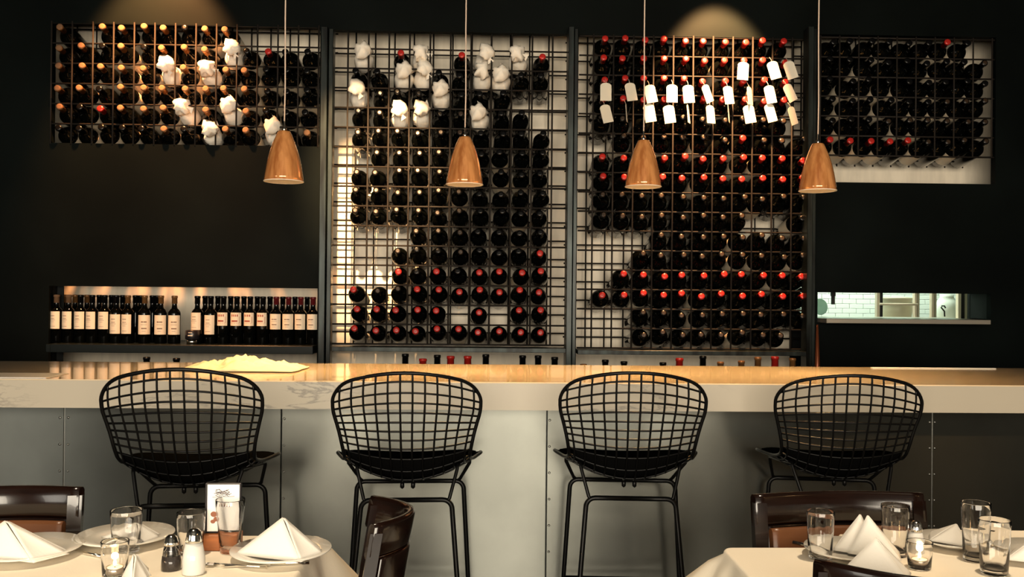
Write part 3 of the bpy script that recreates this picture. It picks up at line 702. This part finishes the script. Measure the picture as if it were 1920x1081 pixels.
# ------------------------------------------------------------------ dining chairs
def make_chair(w_=.43, bulge=.05, H=.87, dep=.40):
    """faces +y; the curved back is at -y"""
    e = empty('dining_chair', (0, 0, 0)); hw = w_ / 2
    def arc(u, z, off=0):            # u -1..1 across the back
        lean = -(z - .45) * .16
        a = u * 1.0; return Vector((hw * u * (1 + 0 * z), -.20 - bulge * (1 - u * u) + lean - off * (1 if True else 0), z))
    def band(nm, m, z0, z1, u0, u1, th, n=16, rnd=.008, off=0.0):
        mb = MB(); prof = [(-th / 2, z0 + rnd), (-th / 2 + rnd * .7, z0), (th / 2 - rnd * .7, z0), (th / 2, z0 + rnd), (th / 2, z1 - rnd), (th / 2 - rnd * .7, z1), (-th / 2 + rnd * .7, z1), (-th / 2, z1 - rnd)]
        vv = []; fs = []; P = len(prof)
        for i in range(n + 1):
            u = u0 + (u1 - u0) * i / n
            for (o_, z) in prof:
                q = arc(u, z); t = Vector((hw, 2 * bulge * u, 0)).normalized(); nn = Vector((-t.y, t.x, 0)); vv.append(q + nn * (o_ + off))
        for i in range(n):
            for k in range(P): fs.append((i * P + k, (i + 1) * P + k, (i + 1) * P + (k + 1) % P, i * P + (k + 1) % P))
        mb.add(vv, fs, True); mb.f += [tuple(range(P)), tuple(len(vv) - P + k for k in range(P))[::-1]]; mb.sm += [False, False]
        return obj(nm, mb, m, e)
    band('crest_rail', 'dark_wood', H - .08, H, -1.0, 1.0, .022)
    band('back_pad', 'brown_leather', .525, H - .088, -.82, .82, .018, rnd=.008, off=.0095)
    band('back_panel', 'dark_wood', .52, H - .082, -.86, .86, .012, rnd=.004, off=-.006)
    band('lower_rail', 'dark_wood', .485, .518, -.9, .9, .022)
    for sx in (-1, 1):
        pts = [arc(sx * .93, z) for z in (H - .02, H - .1, .7, .6, .48)] + [Vector((sx * hw * .93, -.20, .40)), Vector((sx * hw * .93, -.235, 0.0))]
        mb = MB(); vv = []; fs = []
        for q in pts: vv += [q + Vector((dx, dy, 0)) for dx, dy in ((-.018, -.014), (.018, -.014), (.018, .014), (-.018, .014))]
        for i in range(len(pts) - 1):
            for k in range(4): fs.append((i * 4 + k, (i + 1) * 4 + k, (i + 1) * 4 + (k + 1) % 4, i * 4 + (k + 1) % 4))
        mb.add(vv, fs); mb.f += [(3, 2, 1, 0), tuple(len(vv) - 4 + k for k in range(4))]; mb.sm += [False] * 2
        obj('leg', mb, 'dark_wood', e)
        obj('leg', MB().box(sx * hw * .9 - .017, sx * hw * .9 + .017, dep - .24, dep - .206, 0, .42, .003), 'dark_wood', e)
        obj('stretcher', MB().box(sx * hw * .9 - .009, sx * hw * .9 + .009, -.22, dep - .24, .16, .185, .002), 'dark_wood', e)
    obj('seat_frame', MB().box(-hw * .95, hw * .95, -.20, dep - .20, .395, .435, .004), 'dark_wood', e)
    obj('seat', MB().box(-hw * .93, hw * .93, -.185, dep - .20, .436, .480, .014), 'brown_leather', e)
    return e
def put(e, x, y, rz, label):
    e.location = (x, y, 0); e.rotation_euler = (0, 0, R(rz)); tag(e, label, 'chair', 'dark wood dining chairs'); return e

TZ = 0.76
def on_t(px, py, z=TZ): return on(px, py, z)
# far chair at the table by the near napkins
CH = [(make_chair(.475, .035, dep=.30), 1588, 935, 2.40, 183.5, 'dark wood chair with brown leather back behind the table of tall napkins'),
      (make_chair(.43, .05), 18, 926, 2.42, 190, 'dark wood chair with brown leather pad behind the table nearest the window light')]
for e, px, py, Y, rz, lab in CH:
    q = at(px, py, Y); put(e, q.x, q.y - .25, rz, lab)
put(make_chair(.30, .095), -.535, 2.20, 97, 'dark glossy chair turned sideways between the two tables, curved back showing')
put(make_chair(.50, .11, dep=.32), .965, 2.045, -9, 'dark chair seen from behind in front of the table of tall napkins')

# ------------------------------------------------------------------ tables and cloths
def cloth(x0, x1, y0, y1, z, drop, name, label, rz=0, seed=0, flare=.04):
    cx, cy = (x0 + x1) / 2, (y0 + y1) / 2; hx, hy = (x1 - x0) / 2, (y1 - y0) / 2; r = .025
    per = []; nse = 26; nc = 7
    for k, (sx, sy) in enumerate(((1, 1), (-1, 1), (-1, -1), (1, -1))):
        for t in range(nc):
            a = PI / 2 * k + PI / 2 * t / (nc - 1); per.append((sx * (hx - r) + r * math.cos(a), sy * (hy - r) + r * math.sin(a), math.cos(a), math.sin(a), 1.0 - abs(t - (nc - 1) / 2) / (nc - 1)))
        nx, ny = ((-1, 1), (-1, -1), (1, -1), (1, 1))[k]; 
        ex, ey = [(-(hx - r), hy), (-hx, -(hy - r)), (hx - r, -hy), (hx, hy - r)][k]
        sx0, sy0 = per[-1][0], per[-1][1]
        for t in range(1, nse): f = t / nse; per.append((sx0 + (ex - sx0) * f, sy0 + (ey - sy0) * f, per[-1][2], per[-1][3], max(0, .5 - min(f, 1 - f) * 3)))
    n = len(per); rings = [(.0, 0, .97), (.0, 0, 1)] ; vv = []; fs = []
    levels = [(-.004, .0), (0, .0), (.004, .004), (.006, .012)] + [(None, d) for d in (.04, .09, .15, .22, .30, .38)]
    levels = [l for l in levels if l[1] <= drop + .001]
    for (o_, d) in levels:
        for i, (x, y, nx, ny, c) in enumerate(per):
            if o_ is None:
                s_ = i / n * 2 * PI; fold = .5 + .5 * noise.noise(Vector((math.cos(s_) * 5 + seed, math.sin(s_) * 5, 0))) * 2
                off = .006 + d * (.10 + .22 * fold + .60 * c * c) * (flare / .04)
                vv.append((x + nx * off, y + ny * off, z - d))
            else: vv.append((x + nx * o_, y + ny * o_, z - d))
    for l in range(len(levels) - 1):
        for i in range(n): fs.append((l * n + i, l * n + (i + 1) % n, (l + 1) * n + (i + 1) % n, (l + 1) * n + i))
    vv = [(x, y, zz_) for x, y, zz_ in vv]
    mb = MB().add(vv, [f[::-1] for f in fs], True); mb.f.append(tuple(range(n))); mb.sm.append(False)
    o = obj(name, mb, 'linen', None, (cx, cy, 0), (0, 0, R(rz))); tag(o, label, 'tablecloth'); return o
def table(x0, x1, y0, y1, label, rz=0):
    cx, cy = (x0 + x1) / 2, (y0 + y1) / 2; hx, hy = (x1 - x0) / 2 - .008, (y1 - y0) / 2 - .008
    e = empty('dining_table', (cx, cy, 0), R(rz)); tag(e, label, 'table')
    obj('tabletop', MB().box(-hx, hx, -hy, hy, TZ - .03, TZ - .0015, .002), 'dark_wood', e)
    for sx in (-1, 1):
        for sy in (-1, 1): obj('leg', MB().box(sx * (hx - .05) - .02, sx * (hx - .05) + .02, sy * (hy - .05) - .02, sy * (hy - .05) + .02, 0, TZ - .031, .003), 'dark_wood', e)
pc = on_t(603, 1004)
T1 = (-1.75, pc.x, pc.y - .72, pc.y)
table(*T1, 'table under a cream cloth with the framed card and salt and pepper')
cloth(*T1, TZ, .38, 'tablecloth', 'cream linen cloth on the table holding the framed card', 0, 3, .05)
pa = on_t(1356, 1026); pb = on_t(1600, 1024)
T2 = (pa.x, .95, 1.90, pa.y)
table(*T2, 'table under a short cream cloth with its corner jutting towards the bar')
cloth(*T2, TZ, .30, 'tablecloth', 'cream linen cloth whose free corner hangs beside the dark chair leg', 0, 8, .06)
pb = on_t(1733, 994)
T3 = (.956, 1.85, pb.y - .56, pb.y)
table(*T3, 'table set back beside the other, carrying two glasses and two plates')
cloth(*T3, TZ + .001, .30, 'tablecloth', 'cream linen cloth under the two glasses next to each other', -1.5, 12, .04)

# ------------------------------------------------------------------ tableware
def plate(px, py, r, label):
    q = on_t(px, py, TZ + .008)
    o = obj('plate', MB().lathe([(.001, .004), (r * .52, .004), (r * .60, .008), (r * .98, .018), (r, .020), (r * .99, .0225), (r * .62, .012), (r * .5, .0085), (.001, .0085)][::1], 48), 'china', None, (q.x, q.y, TZ + .0012)); tag(o, label, 'plate', 'white plates'); return o
PL = [plate(52, 1034, .125, 'white plate at the edge of view under a folded napkin by the dark chair'), plate(236, 1010, .118, 'white plate behind the glass, at the far side of the card table'), plate(527, 1038, .120, 'white plate under the big folded napkin at the table corner'),
      plate(1590, 1037, .105, 'white plate under the twin-peaked napkin'), plate(1787, 1019, .090, 'small white plate under a low napkin behind the glasses'), plate(1960, 1042, .115, 'white plate cut by the frame edge beside the shortest glass')]
def napkin(verts, faces, loc, rz, label, seed=0, puff=.006):
    me = MB().add(verts, faces).mesh('folded_napkin'); o = obj('folded_napkin', me, 'napkin', None, loc, (0, 0, R(rz)))
    bv = o.modifiers.new('b', 'BEVEL'); bv.width = .003; bv.segments = 2
    tag(o, label, 'napkin', 'folded white napkins'); return o
def pyramid(px0, px1, pk, pz, yb, Y, label, dz=.014, yscale=1.0, cleft=.0):
    """a napkin folded to a standing pyramid: base from px0 to px1, peak at pixel (pk, pz)"""
    b0 = at(px0, yb, Y); b1 = at(px1, yb, Y); top = at(pk, pz, Y + .02); z0 = TZ + dz
    H_ = top.z - z0; W = b1.x - b0.x; cx = b0.x
    tx = top.x - cx
    def P(x, y, z): return (x, y * yscale, z)
    front = []; 
    # layers: front sheet, side sheet, back sheet, all curved
    v = []; f = []
    def sheet(A, B, C, bul, nn=10):
        A, B, C = Vector(A), Vector(B), Vector(C); nrm = (B - A).cross(C - A).normalized(); mb = []; idx = {}; 
        for i in range(nn + 1):
            for j in range(nn + 1 - i):
                a, b_ = i / nn, j / nn; c = 1 - a - b_; q = A * a + B * b_ + C * c + nrm * (bul * 27 * a * b_ * c) 
                idx[(i, j)] = len(v); v.append(tuple(q))
        for i in range(nn):
            for j in range(nn - i):
                f.append((idx[(i, j)], idx[(i + 1, j)], idx[(i, j + 1)]))
                if j < nn - i - 1: f.append((idx[(i + 1, j)], idx[(i + 1, j + 1)], idx[(i, j + 1)]))
    T = P(tx, 0, H_); L = P(0, .0, .002); Fm = P(W * .80, -.055, 0); Rr = P(W, .01, .002); Bk = P(W * .45, .09, 0)
    sheet(L, Fm, T, .004); sheet(Fm, Rr, (tx + .003, .003, H_ - .001), -.004)
    sheet((0 + .01, .012, .002), (W * .97, .03, .002), (tx + .004, .012, H_ - .004), .003)
    sheet(Rr, Bk, T, .002); sheet(Bk, L, T, .002)
    me = MB().add(v, f, True).mesh('folded_napkin'); o = obj('folded_napkin', me, 'napkin', None, (cx, Y, z0)); solidify(o, .0022, 0)
    tag(o, label, 'napkin', 'folded white napkins'); return o
def yt(px, py): return on_t(px, py, TZ + .012).y
pyramid(-85, 126, 17, 972, 1040, yt(20, 1043), 'tall folded napkin on the plate cut by the frame edge near the dark chair')
pyramid(190, 296, 262, 975, 1008, yt(240, 1010), 'low napkin on the far plate seen through a glass')
pyramid(440, 606, 533, 966, 1036, yt(520, 1042), 'large folded napkin pyramid on the corner plate beside the glass')
pyramid(1562, 1648, 1606, 960, 1030, yt(1600, 1034), 'napkin peak behind the front napkin, first of the twin tips')
pyramid(1572, 1712, 1634, 1003, 1072, 2.02, 'wide napkin folded flat-faced just behind the near chair back')
pyramid(1742, 1812, 1785, 978, 1012, yt(1785, 1016), 'small low napkin on the plate behind the paired glasses')
pyramid(1885, 2010, 1945, 995, 1050, yt(1950, 1052), 'napkin cut by the frame edge on the last plate')
# the second tip of the twin fold and the near standing napkin
pyramid(1590, 1690, 1620, 962, 1034, yt(1625, 1040), 'napkin peak leaning on the twin tip, behind the front napkin')
pyramid(226, 276, 257, 1033, 1095, 1.98, 'narrow napkin tip standing in front of the candle glass')

def glass(px, ytop, ybot, wpx, label, taper=.80, flute=True, name='drinking_glass', cat='glass'):
    q = on_t(px, ybot - 3, TZ); d = q.y; top = at(px, ytop + 6, d); H_ = top.z - TZ - .001; r = wpx / 2 * (d / F) * 1.0; t = .0011
    fl = (lambda a, i, rr, z: 1 - (.030 * abs(math.sin(a * 4.5)) if (z < H_ * .55) else 0)) if flute else None
    pr_ = [(.001, 0), (r * taper * .96, 0), (r * taper, .003), (r * (taper + (1 - taper) * .30), H_ * .30), (r * (taper + (1 - taper) * .52), H_ * .52), (r * (taper + (1 - taper) * .62), H_ * .60), (r * .97, H_ * .85), (r, H_ - .001), (r - .001, H_ + .0006), (r - t, H_ - .001), (r * .97 - t, H_ * .85), (r * (taper + (1 - taper) * .60) - t, H_ * .60), (r * taper - t, H_ * .12), (r * taper * .8, H_ * .085), (.001, H_ * .08)]
    o = obj(name, MB().lathe(pr_, 36, mod=fl), 'clear_glass', None, (q.x, q.y, TZ + .001)); tag(o, label, cat, 'clear drinking glasses' if cat == 'glass' else None)
    return o, q, r, H_
glass(236.5, 949, 1037, 58, 'clear tumbler in front of the far plate, behind the candle', .82)
glass(357.5, 953, 1040, 52, 'clear tumbler directly behind the salt shaker', .84)
glass(431, 929, 1038, 54, 'tallest fluted tumbler standing in front of the framed card', .66)
glass(1538, 951, 1050, 52, 'clear tumbler beside the twin-peaked napkin, nearest the free cloth corner', .84)
glass(1678, 940, 1044, 52, 'clear tumbler between the tall napkins and the shaker', .84)
glass(1829.5, 935, 1054, 53, 'taller clear tumbler of the overlapping pair', .84)
glass(1864, 967, 1078, 58, 'shorter clear tumbler in front of the overlapping pair', .84)

def votive(px, ytop, ybot, wpx, label):
    o, q, r, H_ = glass(px, ytop, ybot, wpx, label, .86, False, 'candle_glass', 'candle')
    g = o; g['group'] = 'lit candles in glasses'
    obj('tealight_cup', MB().lathe([(.0195, 0), (.0195, .015), (.018, .015), (.018, .012), (.001, .012)], 24, (0, 0, H_ * .08 + .0005)), 'foil_cup', g)
    w0 = H_ * .08 + .013
    obj('wax', MB().lathe([(.0178, -.004), (.0178, .0), (.001, .0)], 24, (0, 0, w0)), 'wax', g)
    obj('wick', MB().tube([(0, 0, w0), (.0005, 0, w0 + .006)], .0007, 5), 'black_plastic', g)
    obj('flame', MB().lathe([(.0006, 0), (.0032, .004), (.0040, .008), (.0026, .014), (.0008, .021), (.0002, .024)], 12, (0, 0, w0 + .004)), 'flame', g)
    l = bpy.data.lights.new('candle_light', 'POINT'); l.energy = .35; l.color = (1, .62, .28); l.shadow_soft_size = .008
    lo = bpy.data.objects.new('candle_light', l); COL.objects.link(lo); lo.location = (q.x, q.y, TZ + w0 + .03)
votive(215, 1007, 1086, 50, 'lit tealight in a clear glass beside the pepper shaker')
votive(1724, 1008, 1068, 48, 'lit tealight in a clear glass behind the wide napkin')

def shaker(px, ytop, ybot, wpx, fill, label, clear=False):
    q = on_t(px, ybot - 4, TZ); d = q.y; top = at(px, ytop, d); H_ = top.z - TZ; r = wpx / 2 * d / F
    e = empty('shaker', (q.x, q.y, TZ + .001)); tag(e, label, 'shaker')
    hb = H_ * .68
    lv = .98 if fill == 'salt' else .60; rl = r * (1 - .28 * lv * lv)
    obj('filling', MB().lathe([(r * .96, 0), (r, hb * .02), (r * .985, hb * lv * .5), (rl, hb * lv), (.001, hb * lv)], 24), fill, e)
    if lv < .9: obj('glass_body', MB().lathe([(rl, hb * lv + .0005), (r * .72, hb), (r * .66, hb), (rl - .003, hb * lv + .0005)], 24), 'clear_glass', e)
    obj('chrome_cap', MB().lathe([(r * .70, hb + .0004), (r * .74, hb + .004), (r * .70, hb + .010), (r * .66, H_ * .82), (r * .60, H_ * .92), (r * .34, H_ * .985), (.001, H_)], 24), 'chrome', e)
    return e
shaker(363, 990, 1078, 42, 'salt', 'glass salt shaker full of white salt with a chrome top')
shaker(321, 1002, 1071, 36, 'pepper', 'glass pepper shaker half full of dark pepper')
shaker(1717, 976, 1045, 32, 'salt', 'small clear shaker behind the lit candle beside the tumbler')

# framed table card on a wooden block
q = on_t(418, 1029, TZ); e = empty('table_card', (q.x, q.y, TZ + .001), R(1)); tag(e, 'small framed picture card standing in an orange wood block', 'card')
s_ = q.y / F; cw, c0, c1 = 33 * s_, 26 * s_, 122 * s_
obj('wood_base', MB().box(-34 * s_, 31 * s_, -.02, .03, 0, c0 + .004, .002), 'orange_wood', e)
obj('card_frame', MB().box(-cw, cw, -.004, .006, c0 + .005, c1, .0015), 'frame_black', e)
cdm = obj('card', MB().box(-cw + .006, cw - .004, -.0046, -.0041, c0 + .010, c1 - .003), 'card_white', e)
rn = random.Random(4); ink = MB()
def stroke(mb, pts, w_=.0006): mb.tube([(x, -.0049, z) for x, z in pts], w_, 4)
cz = c1 - .021
for k in range(9):
    x = -.022 + rn.uniform(0, .012); z = cz + rn.uniform(-.010, .010); pts = [(x, z)]
    for j in range(4): x += rn.uniform(.006, .010); pts.append((min(x, .028), z + rn.uniform(-.006, .006)))
    stroke(ink, pts)
stroke(ink, [(-.026, cz - .013), (.028, cz - .011)], .0005)
obj('sketch', ink, 'card_ink', cdm)
tw = MB()
for x in (-.008, -.001, .006, .013): stroke(tw, [(x - .003, c0 + .066), (x, c0 + .076), (x + .003, c0 + .066)], .0009)
obj('lettering', tw, 'card_brown', cdm)
bl = MB()
for (x, z, rx, rz_) in ((-.022, c0 + .052, .008, .007), (-.017, c0 + .040, .006, .006), (-.024, c0 + .034, .006, .005)):
    bl.add([(x + rx * math.cos(t * PI / 6), -.0048, z + rz_ * math.sin(t * PI / 6)) for t in range(12)], [tuple(range(12))[::-1]])
obj('picture', bl, 'card_brown', cdm)

# cutlery
def fork(px, py, rz, label, L=.18):
    q = on_t(px, py); o = MB(); 
    o.tube([(0, 0, .003), (L * .3, 0, .004), (L * .62, 0, .005), (L * .70, 0, .004)], [.004, .003, .0022, .004], 8)
    o.box(L * .69, L * .79, -.010, .010, .0030, .0048, .0006)
    for k in range(4): o.tube([(L * .78, -.0085 + .0057 * k, .004), (L * .9, -.0085 + .0057 * k, .0025), (L, -.008 + .0053 * k, .006)], .0012, 6)
    x = obj('fork', o, 'chrome', None, (q.x, q.y, TZ + .0015), (0, 0, R(rz))); tag(x, label, 'fork')
def knife(px, py, rz, label, L=.20):
    q = on_t(px, py); o = MB(); o.tube([(0, 0, .004), (L * .2, 0, .0045), (L * .45, 0, .004)], [.0045, .005, .0035], 8)
    o.add([(L * .44, -.004, .004), (L * .5, -.009, .0035), (L * .9, -.009, .003), (L, .002, .003), (L * .95, .006, .0035), (L * .44, .005, .004), (L * .44, -.004, .001), (L * .5, -.009, .001), (L * .9, -.009, .001), (L, .002, .001), (L * .95, .006, .001), (L * .44, .005, .001)],
          [(0, 1, 2, 3, 4, 5), (11, 10, 9, 8, 7, 6)] + [(i, i + 6, (i + 1) % 6 + 6, (i + 1) % 6) for i in range(6)])
    x = obj('knife', o, 'chrome', None, (q.x, q.y, TZ + .0015), (0, 0, R(rz))); tag(x, label, 'knife')
fork(500, 1066, 172, 'steel fork in front of the corner plate')
knife(580, 1058, 187, 'steel knife at the front of the corner plate')
fork(190, 1046, 150, 'steel fork between the far plate and the plate at the frame edge')
knife(1487, 1020, -48, 'steel knife lying beside the clear tumbler near the cloth corner')
